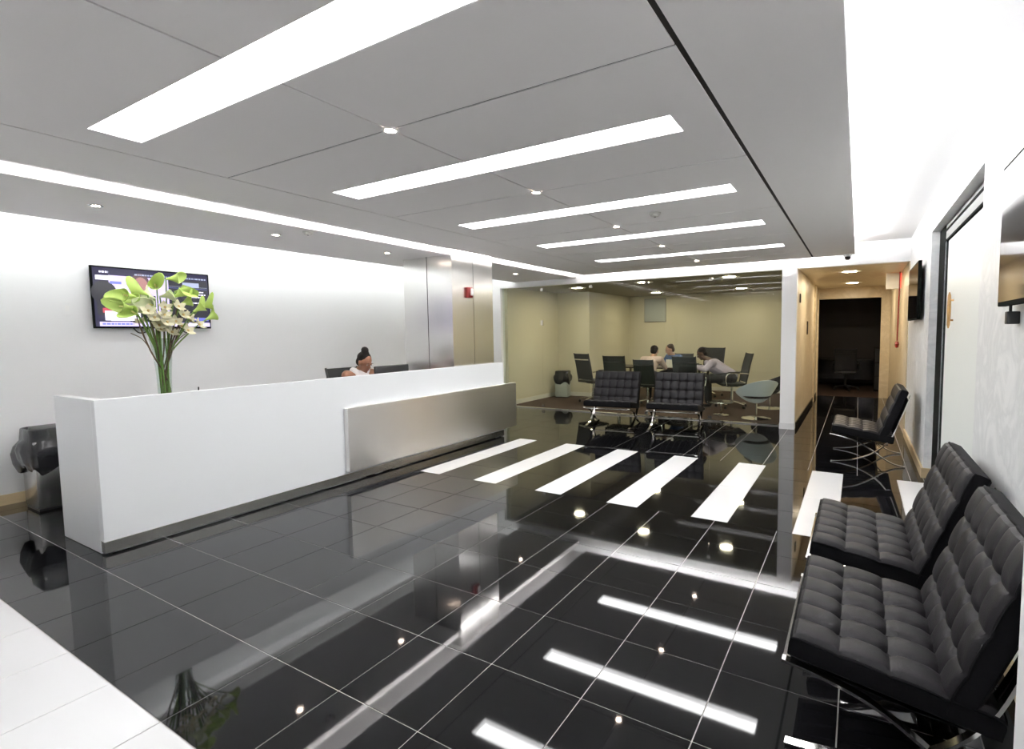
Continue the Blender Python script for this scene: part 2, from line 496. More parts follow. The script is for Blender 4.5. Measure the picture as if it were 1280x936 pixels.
# ---- cove lights lying on top of the dropped ceilings
def cove(x0, x1, y0, y1, z, m, label):
    t = thing('cove_light', label, 'cove light', ((x0+x1)/2, (y0+y1)/2, z), group='hidden cove lights')
    a, b = (x1-x0)/2, (y1-y0)/2
    MB().box(-a-.01, a+.01, -b-.01, b+.01, 0, .012).build('channel', 'white_paint', t)
    MB().box(-a, a, -b, b, .0125, .028).build('lamp_strip', m, t)
cove(XS0+.014, XS0+.034, -1.2, 8.5, ZT, 'cove_wall_emit', 'cove light on the soffit washing the wall with the television')
cove(XE0+.10, XE0+.12, -1.2, 8.0, ZT+.03, 'cove_slot_emit', 'cove light in the slot above the reception desk')
cove(XE0+.2, XE1-.2, YE-.12, YE-.10, ZT+.03, 'cove_slot_emit', 'cove light in the slot before the glass partition')
cove(XE1-.034, XE1-.014, -1.2, 8.0, ZT+.03, 'cove_right_emit', 'cove light washing the ceiling over the tufted chairs')

# ---- downlights
def downlight(x, y, z, r, label, em, group, trim='white_paint'):
    t = thing('downlight', label, 'downlight', (x, y, z), group=group)
    MB().rings([[(rr*math.cos(2*PI*k/20), rr*math.sin(2*PI*k/20), zz) for k in range(20)] for rr, zz in ((r*1.7, -.001), (r*1.65, -.006), (r*1.1, -.006), (r*1.0, -.001))], False, closed=True).build('trim_ring', trim, t, True)
    MB().lathe([(r*.98, -.002), (r*.9, -.0045), (r*.4, -.005)], n=20).build('lens', em, t)
for y, od in zip(rows[2:7], ['nearest the camera', 'second from the camera', 'middle of the row', 'second from the far end', 'at the far end of the row']):
    downlight(G2, y, ZC, .026, 'small round ceiling spotlight where panel joints cross, '+od, 'down_emit', 'spotlights on the panel joints')
for y, od in ((1.73, 'above the television'), (3.16, 'between television and receptionist'), (4.59, 'just before the steel column'), (7.39, 'between the steel column and the glass')):
    downlight(-5.12, y, ZC, .028, 'round soffit downlight '+od, 'down_emit', 'soffit downlights', 'dark_chrome')
for x, y, od in ((-.14, 9.58, 'nearest the corridor mouth'), (-.12, 11.93, 'further down the corridor')):
    downlight(x, y, ZG, .10, 'warm round corridor ceiling light '+od, 'corr_emit', 'corridor ceiling lights')
for i, (x, y, od) in enumerate(((-5.2, 9.8, 'near the corner bin'), (-3.6, 9.5, 'over the near chairs'), (-2.0, 9.5, 'over the pale tub chair'), (-4.3, 12.2, 'near the grey wall board'), (-2.3, 12.2, 'at the back right'))):
    downlight(x, y, 2.46, .11, 'warm round meeting room ceiling light '+od, 'conf_emit', 'meeting room ceiling lights')
def detector(x, y, z, label):
    t = thing('smoke_detector', label, 'smoke detector', (x, y, z))
    MB().lathe([(.05, 0), (.05, -.012), (.04, -.016), (.035, -.03), (.02, -.034)], n=20).build('housing', 'off_white', t, True)
    MB().lathe([(.008, -.034), (.008, -.037), (.004, -.038)], n=10).build('indicator', 'black_plastic', t, True)
detector(-4.72, 3.24, ZC, 'small round detector on the soffit near the ceiling slot')
detector(-1.55, 4.37, ZC, 'small round detector on the main ceiling between light strips')

# ================================================================== GLASS PARTITION
gj = [-6.365, -5.411, -4.333, -3.243, -2.124, -1.012]
gp = thing('glass_partition', 'frameless floor-to-header glass partition in front of the meeting room', 'glass partition', (0, YG, 0))
for a, b in zip(gj[:-1], gj[1:]):
    MB().box(a+.003, b-.003, -.006, .006, .017, ZG-.002).build('pane', 'pane', gp)
for x in gj[1:-1]:
    for z in (.06, 2.36):
        MB().box(x-.03, x+.03, -.012, .012, z-.025, z+.025).build('clamp', 'dark_chrome', gp)
MB().bbox(-5.44, -5.385, -.02, .02, 1.66, 1.76, .004).build('patch_lock', 'chrome', gp)

# ================================================================== STEEL COLUMN
cl = thing('steel_column', 'square column clad in brushed steel sheets rising behind the white desk', 'column', ((CX0+CX1)/2, (CY0+CY1)/2, 0))
hx, hy = (CX1-CX0)/2, (CY1-CY0)/2
MB().box(-hx+.012, hx-.012, -hy+.012, hy-.012, 0, ZU).build('core', 'groove', cl)
for a, b in ((-hx, -.006), (.006, hx)):
    MB().box(a, b, -hy, -hy+.011, 0, ZU-.002).build('steel_sheet', 'steel_vertical', cl)
    MB().box(a, b, hy-.011, hy, 0, ZU-.002).build('steel_sheet', 'steel_vertical', cl)
for a, b in ((-hy+.011, -.004), (.004, hy-.011)):
    MB().box(hx-.011, hx, a, b, 0, ZU-.002).build('steel_sheet', 'steel_vertical', cl)
    MB().box(-hx, -hx+.011, a, b, 0, ZU-.002).build('steel_sheet', 'steel_vertical', cl)
fa = thing('fire_alarm', 'red fire alarm strobe with white lens high on the steel column', 'fire alarm', (CX1, 5.45, 2.06))
MB().bbox(.001, .04, -.05, .05, -.07, .07, .008).build('housing', 'red', fa)
MB().bbox(.041, .06, -.005, .045, -.04, .055, .008).build('strobe_lens', 'paper', fa)

# ================================================================== RECEPTION DESK
dk = thing('reception_desk', 'long white reception desk with brushed steel panel and steel skirting', 'reception desk', (-4.5, 1.42, 0))
DL = 4.67
MB().bbox(-.03, .03, 0, DL, .096, 1.085, .003).build('front_panel', 'desk_white', dk)
MB().bbox(-.70, -.031, 0, .06, 0.004, 1.085, .003).build('end_panel', 'desk_white', dk)
MB().bbox(-.70, -.031, DL-.05, DL, 0.004, 1.085, .003).build('end_panel', 'desk_white', dk)
MB().bbox(-.74, -.031, .061, 3.70, .70, .74, .003).build('worktop', 'desk_white', dk)
MB().bbox(-.045, .028, .002, DL-.002, .014, .0955, .002).build('skirting', 'steel', dk)
sp = MB().bbox(.032, .092, 1.95, 4.90, .125, .775, .003).build('steel_panel', 'steel_horizontal', dk)
sp['label'] = 'brushed steel panel standing proud of the desk front'

# ================================================================== TELEVISIONS
def tv(name, label, loc, rz, w, h, picture):
    """local: width along X, screen faces -Y, z up from centre."""
    t = thing(name, label, 'television', loc, rz)
    MB().bbox(-w/2, w/2, -.02, .012, -h/2, h/2, .004).build('casing', 'black_matte', t)
    s = MB().box(-w/2+.014, w/2-.014, -.0215, -.0202, -h/2+.018, h/2-.014).build('screen', 's_navy' if picture else 'screen_black', t)
    MB().box(-.2, .2, .0125, .045, -.12, .12).build('wall_mount', 'black_plastic', t)
    if picture:
        W, H = w-.028, h-.032
        lay = [0]
        def q(u0, u1, v0, v1, m, nm='picture_block'):
            lay[0] += 1
            y = -.0216-.00012*lay[0]
            MB().box(-W/2+u0*W, -W/2+u1*W, y, y+.0001, H/2-v1*H, H/2-v0*H).build(nm, m, s)
        def e(u, v, a, b, m):
            lay[0] += 1
            y = -.0216-.00012*lay[0]
            MB().rings([[(-W/2+(u+a*math.cos(2*PI*k/20))*W, yy, H/2-(v+b*math.sin(2*PI*k/20))*H) for k in range(20)] for yy in (y, y+.0001)]).build('picture_blob', m, s)
        q(.12, .62, .12, .90, 's_lav')
        q(.62, .99, .12, .90, 's_dark')
        e(.08, .42, .10, .20, 's_dark'); q(.02, .16, .45, .80, 's_dark')
        q(.02, .15, .13, .205, 's_white'); q(.13, .22, .22, .265, 's_blue')
        e(.375, .20, .075, .15, 's_hair'); e(.38, .28, .062, .16, 's_face')
        q(.27, .50, .44, .90, 's_dark')
        q(.06, .34, .68, .76, 's_red'); q(.075, .36, .73, .89, 's_white')
        q(.75, .91, .16, .25, 's_grey'); q(.62, .99, .27, .275, 's_blue'); q(.62, .99, .24, .245, 's_grey')
        q(.80, .99, .82, .88, 's_blue')
        q(0, 1, .915, .99, 's_lav'); q(.0, .03, .915, .99, 's_navy')
        r = random.Random(3)
        def dashes(u0, u1, v, hgt, m):
            u = u0; mb = MB(); lay[0] += 1; y = -.0216-.00012*lay[0]
            while u < u1:
                d = r.uniform(.008, .03)
                mb.box(-W/2+u*W, -W/2+min(u+d, u1)*W, y, y+.0001, H/2-(v+hgt)*H, H/2-v*H)
                u += d+.006
            mb.build('text_line', m, s)
        dashes(.05, .12, .055, .03, 's_white'); dashes(.33, .98, .07, .025, 's_grey')
        for v, a, b in ((.32, .82, .95), (.37, .80, .97), (.42, .82, .93), (.53, .80, .95)):
            dashes(a, b, v, .02, 's_white')
        dashes(.05, .3, .935, .03, 's_blue'); dashes(.8, .97, .935, .035, 's_white')
    return t
lt = tv('television', 'wall television showing a news programme behind the flowers', (XL+.047, 2.70, 1.923), PI/2, 1.085, .63, True)
# the screen faces +x: local -Y -> +X
lt.rotation_euler = (0, 0, PI/2)
MB().tube(catmull([(-.2, .03, -.31), (-.16, .02, -.36), (-.1, .02, -.355), (-.07, .03, -.31)]), .006).build('cable', 'black_plastic', lt, True)
MB().tube(catmull([(.25, .03, -.31), (.28, .02, -.355), (.34, .02, -.35), (.36, .03, -.31)]), .006).build('cable', 'black_plastic', lt, True)
rt1 = tv('television', 'switched-off wall television nearest the camera mirroring the bright ceiling', (XR-.047, 2.455, 1.893), -PI/2, 1.05, .60, False)
rt2 = tv('television', 'switched-off wall television beyond the recessed door', (XR-.047, 7.25, 1.91), -PI/2, 1.15, .62, False)
ad = thing('wall_socket_plug', 'small black plug hanging on the marble wall under the near television', 'plug', (XR-.001, 2.93, 1.55))
MB().bbox(-.045, 0, -.02, .02, -.035, .02, .004).build('plug_body', 'black_plastic', ad)
MB().tube([(-.03, 0, .02), (-.03, 0, .045)], .006).build('cable', 'black_plastic', ad, True)
pl = thing('wall_plate', 'white blank wall plate beside the news television', 'wall plate', (XL, 1.98, 1.80))
MB().bbox(.0005, .006, -.04, .04, -.06, .06, .002).build('plate', 'white_wall', pl)
MB().box(.0061, .0075, -.015, .015, -.03, .03).build('insert', 'white_paint', pl)

# ================================================================== RECESSED DOOR
dr = thing('door_1', 'tall pale sliding door with wooden handle and black frame recessed in the marble wall', 'door', (XR+.10, 5.0, 0))
dr['kind'] = 'structure'
MB().bbox(-.02, .02, -1.17, .795, .004, 2.28, .003).build('door_leaf', 'door_white', dr)
MB().box(-.035, .045, .89, 1.262, .002, 2.435).build('frame_post', 'black_matte', dr)
MB().box(-.034, -.022, .80, .885, .01, 2.28).build('side_glass', 'door_glass', dr)
MB().box(-.03, .045, -1.175, .885, 2.395, 2.435).build('header_rail', 'rail_grey', dr)
MB().box(-.035, .045, -1.175, .885, 2.375, 2.394).build('header_gasket', 'black_matte', dr)
MB().box(-.03, .045, -1.175, .885, 2.30, 2.374).build('header_rail', 'rail_grey', dr)
MB().box(-.036, .045, -1.175, .885, 2.282, 2.299).build('header_gasket', 'black_matte', dr)
MB().lathe([(.004, -.15), (.012, -.12), (.015, 0), (.012, .12), (.004, .15)], n=14).move(Matrix.Translation((-.05, .38, 1.65))).box(-.045, -.02, .37, .39, 1.56, 1.575).box(-.045, -.02, .37, .39, 1.725, 1.74).build('handle', 'handle_wood', dr, True)

# ================================================================== TUFTED CHAIRS
def cushion_mesh(name, w, d, t, nx, ny, bulge):
    k = 12
    NX, NY = nx*k, ny*k
    mb = MB()
    def prof(u, v):
        fu, fv = (u*nx) % 1, (v*ny) % 1
        su = abs(math.sin(PI*u*nx)); sv = abs(math.sin(PI*v*ny))
        p = (su*.94+.06)**.24*(sv*.94+.06)**.24
        # deep buttons at inner crossings
        cu, cv = round(u*nx), round(v*ny)
        if 0 < cu < nx and 0 < cv < ny:
            dd = math.hypot((u*nx-cu)*w/nx, (v*ny-cv)*d/ny)
            p -= .8*math.exp(-(dd/.018)**2)
        ed = min(u, 1-u, v, 1-v)
        return p
    vs = []
    for j in range(NY+1):
        for i in range(NX+1):
            u, v = i/NX, j/NY
            e = min(min(u, 1-u)*w, min(v, 1-v)*d)
            rr = .018
            drop = 0 if e > rr else (rr-math.sqrt(max(0, rr*rr-(rr-e)**2)))*.7
            vs.append(((u-.5)*w, (v-.5)*d, t-bulge+bulge*prof(u, v)-drop))
    fs = []
    for j in range(NY):
        for i in range(NX):
            a = j*(NX+1)+i
            fs.append((a, a+1, a+NX+2, a+NX+1))
    mb.add(vs, fs, 0)
    # side border and bottom
    bord = [(i, 0) for i in range(NX)]+[(NX, j) for j in range(NY)]+[(i, NY) for i in range(NX, 0, -1)]+[(0, j) for j in range(NY, 0, -1)]
    top = [vs[j*(NX+1)+i] for i, j in bord]
    def off(p, q): return (p[0]*(1+q/w*2), p[1]*(1+q/d*2))
    r0 = [(*p[:2], p[2]) for p in top]
    r1 = [(*off(p, .004), t*.55) for p in top]
    r2 = [(*off(p, .002), .012) for p in top]
    r3 = [(*off(p, -.012), 0) for p in top]
    mb.tube([*r0, r0[0]], .005, 6, 1)
    mb.rings([r0, r1, r2, r3], False, 1)
    mb.add(r3, [tuple(range(len(r3)))], 1)
    me = mb.mesh(name, ['leather', 'leather_side'], True)
    return me

SEATM = cushion_mesh('seat_cushion', .76, .60, .105, 6, 4, .026)
BACKM = cushion_mesh('back_cushion', .76, .585, .10, 6, 4, .026)
def tufted_chair():
    t = thing('tufted_lounge_chair', '', 'lounge chair')
    s = link('seat_cushion', SEATM, t)
    # seat slopes back: front (-.37,.335) to back (.20,.245)
    s.location = (0, -.085, .292); s.rotation_euler = (math.atan2(-.09, .57), 0, 0)
    b = link('back_cushion', BACKM, t)
    a = math.atan2(.55, .20)
    b.rotation_euler = (a, 0, 0)
    b.location = (0, .145+.10*.985+.0, .275+.55/2)
    btn = MB().ell((0, 0, 0), (.009, .009, .005), 10).mesh('button', 'leather', True)
    for cu, (ww, dd, tt, par) in enumerate(((.76, .60, .105, s), (.76, .585, .10, b))):
        for i in range(1, 6):
            for j in range(1, 4):
                o = link('button', btn, par); o.location = ((i/6-.5)*ww, (j/4-.5)*dd, tt-.030)
    ca = catmull([(0, .36, .79), (0, .28, .55), (0, .19, .31), (0, .06, .155), (0, -.12, .055), (0, -.28, .018), (0, -.385, .007)])
    cb = catmull([(0, -.40, .318), (0, -.30, .30), (0, -.14, .255), (0, 0, .175), (0, .12, .085), (0, .22, .03), (0, .33, .007)])
    for sx in (-.362, .362):
        MB().bar([p+Vector((sx, 0, 0)) for p in ca], (.034, 0, 0), .011).build('back_leg_bar', 'chrome', t, True)
        MB().bar([p+Vector((sx, 0, 0)) for p in cb], (.034, 0, 0), .011).build('front_leg_bar', 'chrome', t, True)
    for p, th in (((0, .350, .745), .01), ((0, -.385, .309), .01), ((0, .075, .13), .012)):
        MB().box(-.345, .345, p[1]-.014, p[1]+.014, p[2]-th/2, p[2]+th/2).build('cross_rail', 'chrome', t)
    st = MB().bar([(0, -.375, .300), (0, -.2, .268), (0, .0, .235), (0, .17, .222)], (.042, 0, 0), .005).mesh('strap', 'leather_side')
    sb = MB().bar([(0, .175, .262), (0, .245, .44), (0, .30, .60), (0, .343, .735)], (.042, 0, 0), .005).mesh('strap', 'leather_side')
    for i in range(8):
        x = -.30+i*.6/7
        link('strap', st, t, None, (x, 0, 0)); link('strap', sb, t, None, (x, 0.004, 0))
    return t
ch = tufted_chair()
G = 'tufted black leather lounge chairs'
place(ch, 0, (.19, 2.31, 0), -PI/2, 'black tufted leather lounge chair nearest the camera against the marble wall', G)
place(ch, 1, (.19, 3.27, 0), -PI/2, 'black tufted leather lounge chair second from the camera, beside the nearest one', G)
place(ch, 1, (.145, 6.98, 0), -PI/2, 'black tufted leather lounge chair standing alone beyond the recessed door', G)
place(ch, 1, (-3.44, 7.70, 0), .13, 'black tufted leather lounge chair before the glass, closer to the desk', G, 1.0)
place(ch, 1, (-2.42, 7.80, 0), .12, 'black tufted leather lounge chair before the glass, farther from the desk', G, 1.0)

# ================================================================== BIN BY THE DESK
def bin_(label, loc, w, d, h, zb, rz=0, body='steel', seed=1):
    t = thing('rubbish_bin', label, 'rubbish bin', loc, rz)
    MB().bbox(-w/2, w/2, -d/2, d/2, .02, h*.86, .02).build('body', body, t, True)
    MB().box(-w/2+.01, w/2-.01, -d/2+.01, d/2-.01, 0, .02).build('base', 'black_plastic', t)
    # bag folded over the rim
    r = random.Random(seed); rg = []
    N = 48
    ph = [r.uniform(0, 6) for _ in range(4)]
    for z, k, rg_ in ((h*.87, .80, 0), (h*.98, .93, 0), (h, 1.0, 0), (h*.99, 1.04, 0), (h*.86, 1.07, .3), (h*.8, 1.22, .7), (h*.72, 1.28, 1), (h*.6, 1.22, 1.2), (zb, 1.08, 1.4), (zb-.008, 1.03, 1.4)):
        ring = []
        for i in range(N):
            a = 2*PI*i/N
            c, s = math.cos(a), math.sin(a)
            q = 1/max(abs(c), abs(s))*.5; q = min(q, .62)
            wob = 1+rg_*.05*(math.sin(3*a+ph[0])+.6*math.sin(7*a+ph[1])+.5*math.sin(13*a+ph[2]))
            zz = z+rg_*.03*math.sin(4*a+ph[3])*(h/.7)
            ring.append((c*q*w*k*wob, s*q*d*k*wob, zz))
        rg.append(ring)
    MB().rings(rg, False).build('bin_bag', 'bag', t, True)
    MB().rings([[(.5*w*k*max(-1, min(1, 1.3*math.cos(2*PI*i/24))), .5*d*k*max(-1, min(1, 1.3*math.sin(2*PI*i/24))), z) for i in range(24)] for k, z in ((.80, h*.86), (.82, h*.97), (.80, h*1.0), (.6, h*1.01))]).build('lid', 'black_plastic', t, True)
    return t
bin_('square brushed steel bin with black bag hanging over its rim beside the desk end', (-6.30, 1.72, 0), .33, .40, .72, .36)
bin_('pale grey bin with dark bag in the meeting room corner', (-5.98, 10.5, 0), .30, .30, .62, .34, .2, 'board_grey', 5)

# ================================================================== VASE AND FLOWERS
VX, VY, VZ = -4.80, 1.975, .741
vs_ = thing('glass_vase', 'tall flared clear glass vase full of stems on the reception desk', 'vase', (VX, VY, VZ))
MB().rings([[(r*math.cos(2*PI*k/28), r*math.sin(2*PI*k/28), z) for k in range(28)] for r, z in
            ((.058, 0), (.052, .10), (.046, .28), (.050, .45), (.062, .62), (.085, .76), (.081, .76), (.058, .62), (.046, .45), (.042, .28), (.047, .10), (.050, .02))], True).build('glass_body', 'vase_glass', vs_, True)
def spathe_mesh(seed):
    """calla bloom: rolled funnel flaring to a pointed lip; axis +Z, lip towards +X."""
    r = random.Random(seed); mb = MB(); rg = []
    N = 20
    for i in range(9):
        t = i/8
        ring = []
        for k in range(N):
            a = 2*PI*k/N
            lip = max(0, math.cos(a))
            rad = .008+.034*t**1.6+.028*t**3*lip**2
            z = t*.085+t**2*(.045*lip**3-.012*(1-lip))
            x = rad*math.cos(a)+.012*t**3*lip**4
            ring.append((x, rad*math.sin(a), z))
        rg.append(ring)
    inner = [[(x*.93, y*.93, z+.001) for x, y, z in ring] for ring in reversed(rg)]
    mb.rings(rg+inner[:-1], False)
    return mb
def calla(i, head, m, scale, place_):
    hx_, hy_, hz = head
    t = thing('calla_lily', place_, 'flower', (VX, VY, VZ), group='flowers in the glass vase')
    hd = Vector((hx_-VX, hy_-VY, hz-VZ))
    out = Vector((hd.x, hd.y, 0)); o1 = out.normalized() if out.length > .02 else Vector((.7, .2, 0))
    a = random.uniform(0, 2*PI)
    base = Vector((.03*math.cos(a), .03*math.sin(a), .015))
    rim = Vector((o1.x*.035, o1.y*.035, .60))
    d = (o1*1.0+Vector((random.uniform(-.2, .2), random.uniform(-.2, .2), random.uniform(.05, .7)))).normalized()
    start = hd-d*.06*scale
    pts = catmull([base, (base+rim)/2+Vector((0, 0, .02)), rim, rim.lerp(start, .6)+Vector((0, 0, .03)), start], 5)
    MB().tube(pts, .0055, 8).build('stem', 'stem', t, True)
    q = d.to_track_quat('Z', 'Y').to_matrix().to_4x4()
    roll = Matrix.Rotation(random.uniform(0, 6.28), 4, 'Z')
    M = Matrix.Translation(start) @ q @ roll @ Matrix.Scale(scale, 4)
    sm = spathe_mesh(i).move(M).build('spathe', m, t, True)
    MB().tube([(0, 0, .01), (0, 0, .05), (0, 0, .075)], [.006, .006, .003], 8).move(M).build('spadix', 'spadix', sm, True)
CAL = [(-4.689, 1.72, 1.82), (-4.69, 1.692, 1.737), (-4.869, 1.865, 1.874), (-4.863, 1.924, 1.84), (-4.713, 1.921, 1.912), (-4.733, 2.017, 1.839), (-4.746, 2.08, 1.977), (-4.818, 2.158, 1.89), (-4.759, 2.162, 1.796), (-4.759, 2.311, 1.776), (-4.764, 2.346, 1.683), (-4.848, 1.806, 1.784), (-4.73, 1.80, 1.80), (-4.70, 1.76, 1.70), (-4.72, 2.10, 1.86), (-4.70, 1.87, 1.76), (-4.68, 2.22, 1.75)]
CLB = ['large green calla lily at the upper left of the bouquet', 'drooping green calla lily at the far left of the bouquet', 'green calla lily with its rim over the screen at upper left', 'pale calla lily left of the bouquet centre',
       'upright green calla lily just left of the tallest bloom', 'pale calla bud in the bouquet centre', 'tallest green calla lily at the top of the bouquet', 'green calla lily right of the tallest bloom', 'green calla lily on the right shoulder of the bouquet',
       'green calla lily arching out to the right, upper of two', 'green calla lily arching out to the right, lowest and farthest out', 'pale open calla lily tucked in the left cluster', 'green calla lily wedged between the left cluster and the centre', 'low green calla lily under the left cluster', 'green calla lily just below the tallest bloom', 'pale calla lily low in front of the left cluster', 'small green calla lily low on the right side']
for i, (h_, lb) in enumerate(zip(CAL, CLB)):
    calla(i, h_, 'spathe_pale' if i in (3, 5, 11, 15) else 'spathe', 1.2 if i in (0, 1, 2, 11) else 1.08, lb)
ORC = [[(-4.794, 1.8, 1.684), (-4.801, 1.87, 1.70), (-4.801, 1.894, 1.749)], [(-4.735, 1.979, 1.731), (-4.70, 1.96, 1.67), (-4.681, 1.966, 1.616)], [(-4.69, 2.078, 1.675), (-4.72, 2.13, 1.66), (-4.771, 2.158, 1.633)],
       [(-4.77, 1.96, 1.56), (-4.73, 2.013, 1.536), (-4.76, 2.092, 1.582)], [(-4.873, 1.883, 1.613), (-4.875, 1.982, 1.659)], [(-4.70, 1.86, 1.70), (-4.71, 1.90, 1.65), (-4.72, 1.93, 1.59)], [(-4.69, 2.05, 1.74), (-4.70, 2.03, 1.62), (-4.68, 2.10, 1.55), (-4.70, 2.19, 1.60)]]
OLB = ['cream orchid spray on the left side below the calla cluster', 'cream orchid spray hanging in the bouquet centre', 'cream orchid spray on the right side of the bouquet', 'cream orchid spray lowest over the vase rim', 'cream orchid spray at the back of the bouquet', 'cream orchid spray just left of the bouquet centre', 'cream orchid spray trailing down right of the bouquet centre']
def petal(mb, M, L, W, bend):
    rg = []
    vs = []; fs = []
    for i in range(6):
        t = i/5; wd = W*math.sin(PI*(.12+.84*t))
        for k, s_ in enumerate((-1, 0, 1)):
            vs.append(M @ Vector((L*t, s_*wd/2, bend*t*t+(.004 if s_ == 0 else .0))))
    n = len(vs)
    for i in range(5):
        for k in range(2):
            a = i*3+k
            fs.append((a, a+1, a+4, a+3))
    vs += [v+M.to_3x3() @ Vector((0, 0, -.0015)) for v in vs]
    fs += [tuple(n+j for j in reversed(f)) for f in fs]
    mb.add(vs, fs)
for j, (fl, lb) in enumerate(zip(ORC, OLB)):
    t = thing('orchid_spray', lb, 'flower', (VX, VY, VZ), group='flowers in the glass vase')
    P = [Vector(p)-Vector((VX, VY, VZ)) for p in fl]
    top = P[0] if P[0].z > P[-1].z else P[-1]
    a = 1.3*j+.4
    MB().tube(catmull([Vector((.028*math.cos(a), .028*math.sin(a), .02)), Vector((-.02*math.cos(a), -.02*math.sin(a), .4)), Vector((top.x*.4, top.y*.4, .68)), top], 6), .005, 8).build('stem', 'stem_brown', t, True)
    for p in P:
        out = Vector((p.x+.12, p.y*.8, .15)).normalized()
        q = out.to_track_quat('Z', 'Y').to_matrix().to_4x4()
        mb = MB()
        for k in range(5):
            M = Matrix.Translation(p+out*.012) @ q @ Matrix.Rotation(2*PI*k/5+.3, 4, 'Z') @ Matrix.Rotation(-.35, 4, 'Y')
            petal(mb, M, .060, .042, .01)
        b = mb.build('blossom', 'orchid', t, True)
        MB().ell(p+out*.022, (.009, .009, .012), 10).build('lip', 'orchid_lip', b, True)
# brown curly twigs
for j, (x, y) in enumerate(((.0, -.17), (.04, .12))):
    t = thing('twig', 'thin brown twig among the flower stems, '+('leaning left' if j == 0 else 'leaning right'), 'twig', (VX, VY, VZ), group='twigs in the glass vase')
    MB().tube(catmull([(0.01, -.02+.04*j, .02), (.01, -y*.2, .35), (.02, y*.5, .66), (.02+x, y*.8, .82), (.03, y, .95)], 6), [.006]*20+[.004]*5, 7).build('branch', 'stem_brown', t, True)
    MB().tube(catmull([(.02, y*.6, .70), (.05, y*.9, .76), (.06, y*1.3, .80)], 6), .003, 6).build('shoot', 'stem_brown', t, True)

# ================================================================== DESK ITEMS
mo = thing('computer_monitor', 'black computer monitor rising over the desk beside the receptionist', 'monitor', (-4.98, 4.47, .741), PI/2)
MB().bbox(-.265, .265, -.018, .018, .085, .392, .012).build('casing', 'black_plastic', mo, True)
MB().box(-.25, .25, .0185, .0195, .10, .378).build('screen', 'screen_black', mo)
MB().box(-.03, .03, -.035, -.0185, .03, .25).build('neck', 'black_plastic', mo)
MB().bbox(-.12, .12, -.09, .07, 0, .014, .005).build('stand', 'black_plastic', mo)
pc = thing('pen_cup', 'small black pen cup whose pens just clear the desk front', 'pen cup', (-4.60, 2.10, .741))
MB().lathe([(.035, 0), (.036, .09), (.032, .09), (.031, .012)], n=20).build('cup', 'black_plastic', pc, True)
for k, (a, b) in enumerate(((.01, .012), (-.014, .006))):
    MB().tube([(a, b, .015), (a*1.6, b*1.6, .365 if k == 0 else .30)], .005, 8).build('pen', 'black_plastic', pc, True)

# ================================================================== OFFICE CHAIRS
def office_chair():
    t = thing('office_chair', '', 'office chair')
    MB().bbox(-.24, .24, -.24, .22, .43, .48, .02).build('seat', 'black_mesh', t, True)
    # leaning back made of mesh, faces -Y
    pts = [(0, .21, .50), (0, .245, .66), (0, .275, .82), (0, .33, 1.03)]
    bk = MB().bar(catmull(pts, 5), (.44, 0, 0), .02).build('backrest', 'black_mesh', t, True)
    MB().bar([(-.22, .315, .915), (0, .317, .912), (.22, .315, .915)], (0, .006, .022), .012).build('chrome_band', 'chrome', bk)
    for sx in (-.225, .225):
        MB().tube(catmull([(sx, .20, .47), (sx, .235, .66), (sx, .268, .82), (sx, .325, 1.04)], 5), .013, 8).build('back_rail', 'black_plastic', t, True)
        a = MB().tube(catmull([(sx*1.13, -.16, .45), (sx*1.2, -.18, .56), (sx*1.2, -.14, .66), (sx*1.2, .02, .675), (sx*1.15, .24, .66)], 5), .012, 8).build('armrest', 'chrome', t, True)
        MB().bbox(sx*1.2-.022, sx*1.2+.022, -.14, .08, .686, .702, .006).build('arm_pad', 'black_plastic', a)
    MB().lathe([(.028, .12), (.028, .30), (.02, .30), (.02, .44)], n=14).build('gas_lift', 'chrome', t, True)
    MB().box(-.09, .09, -.10, .10, .405, .43).build('tilt_mechanism', 'black_plastic', t)
    leg = MB().bar([(0, 0, .12), (0, .15, .10), (0, .29, .072)], (.04, 0, 0), .024).mesh('base_leg', 'chrome')
    cst = MB().lathe([(.008, -.02), (.026, -.018), (.028, 0), (.026, .018), (.008, .02)], n=14).move(Matrix.Rotation(PI/2, 4, 'Y')).mesh('caster', 'black_plastic', True)
    for k in range(5):
        a = 2*PI*k/5+.3
        l = link('base_leg', leg, t); l.rotation_euler = (0, 0, a)
        c = link('caster', cst, l); c.location = (0, .285, .029)
    return t
oc = office_chair()
GO = 'black office chairs with chrome frames'
place(oc, 0, (-5.52, 4.42, 0), PI/2, 'dark office chair behind the reception desk, holding the receptionist', GO, .98+.07)
place(oc, 1, (-4.92, 9.95, 0), 2.75, 'office chair in the meeting room closest to the corner bin, turned aside', GO, 1.03)
place(oc, 1, (-4.22, 9.75, 0), PI+.05, 'office chair with its back to the glass, beside the man in the pinkish shirt', GO)
place(oc, 1, (-2.80, 9.85, 0), PI-.05, 'office chair with its back to the glass, beside the man in lavender', GO)
place(oc, 1, (-2.12, 10.42, 0), -PI/2+.45, 'office chair seen from the side under the man in lavender', GO, 1.03)
place(oc, 1, (-3.70, 10.02, 0), PI, 'office chair under the man in the pinkish shirt', GO, .92)
place(oc, 1, (-3.55, 11.75, 0), .0, 'office chair across the table under the man in blue', GO, .95)
place(oc, 1, (-2.98, 12.05, 0), -.2, 'tall dark office chair at the far side of the meeting table', GO, 1.08)

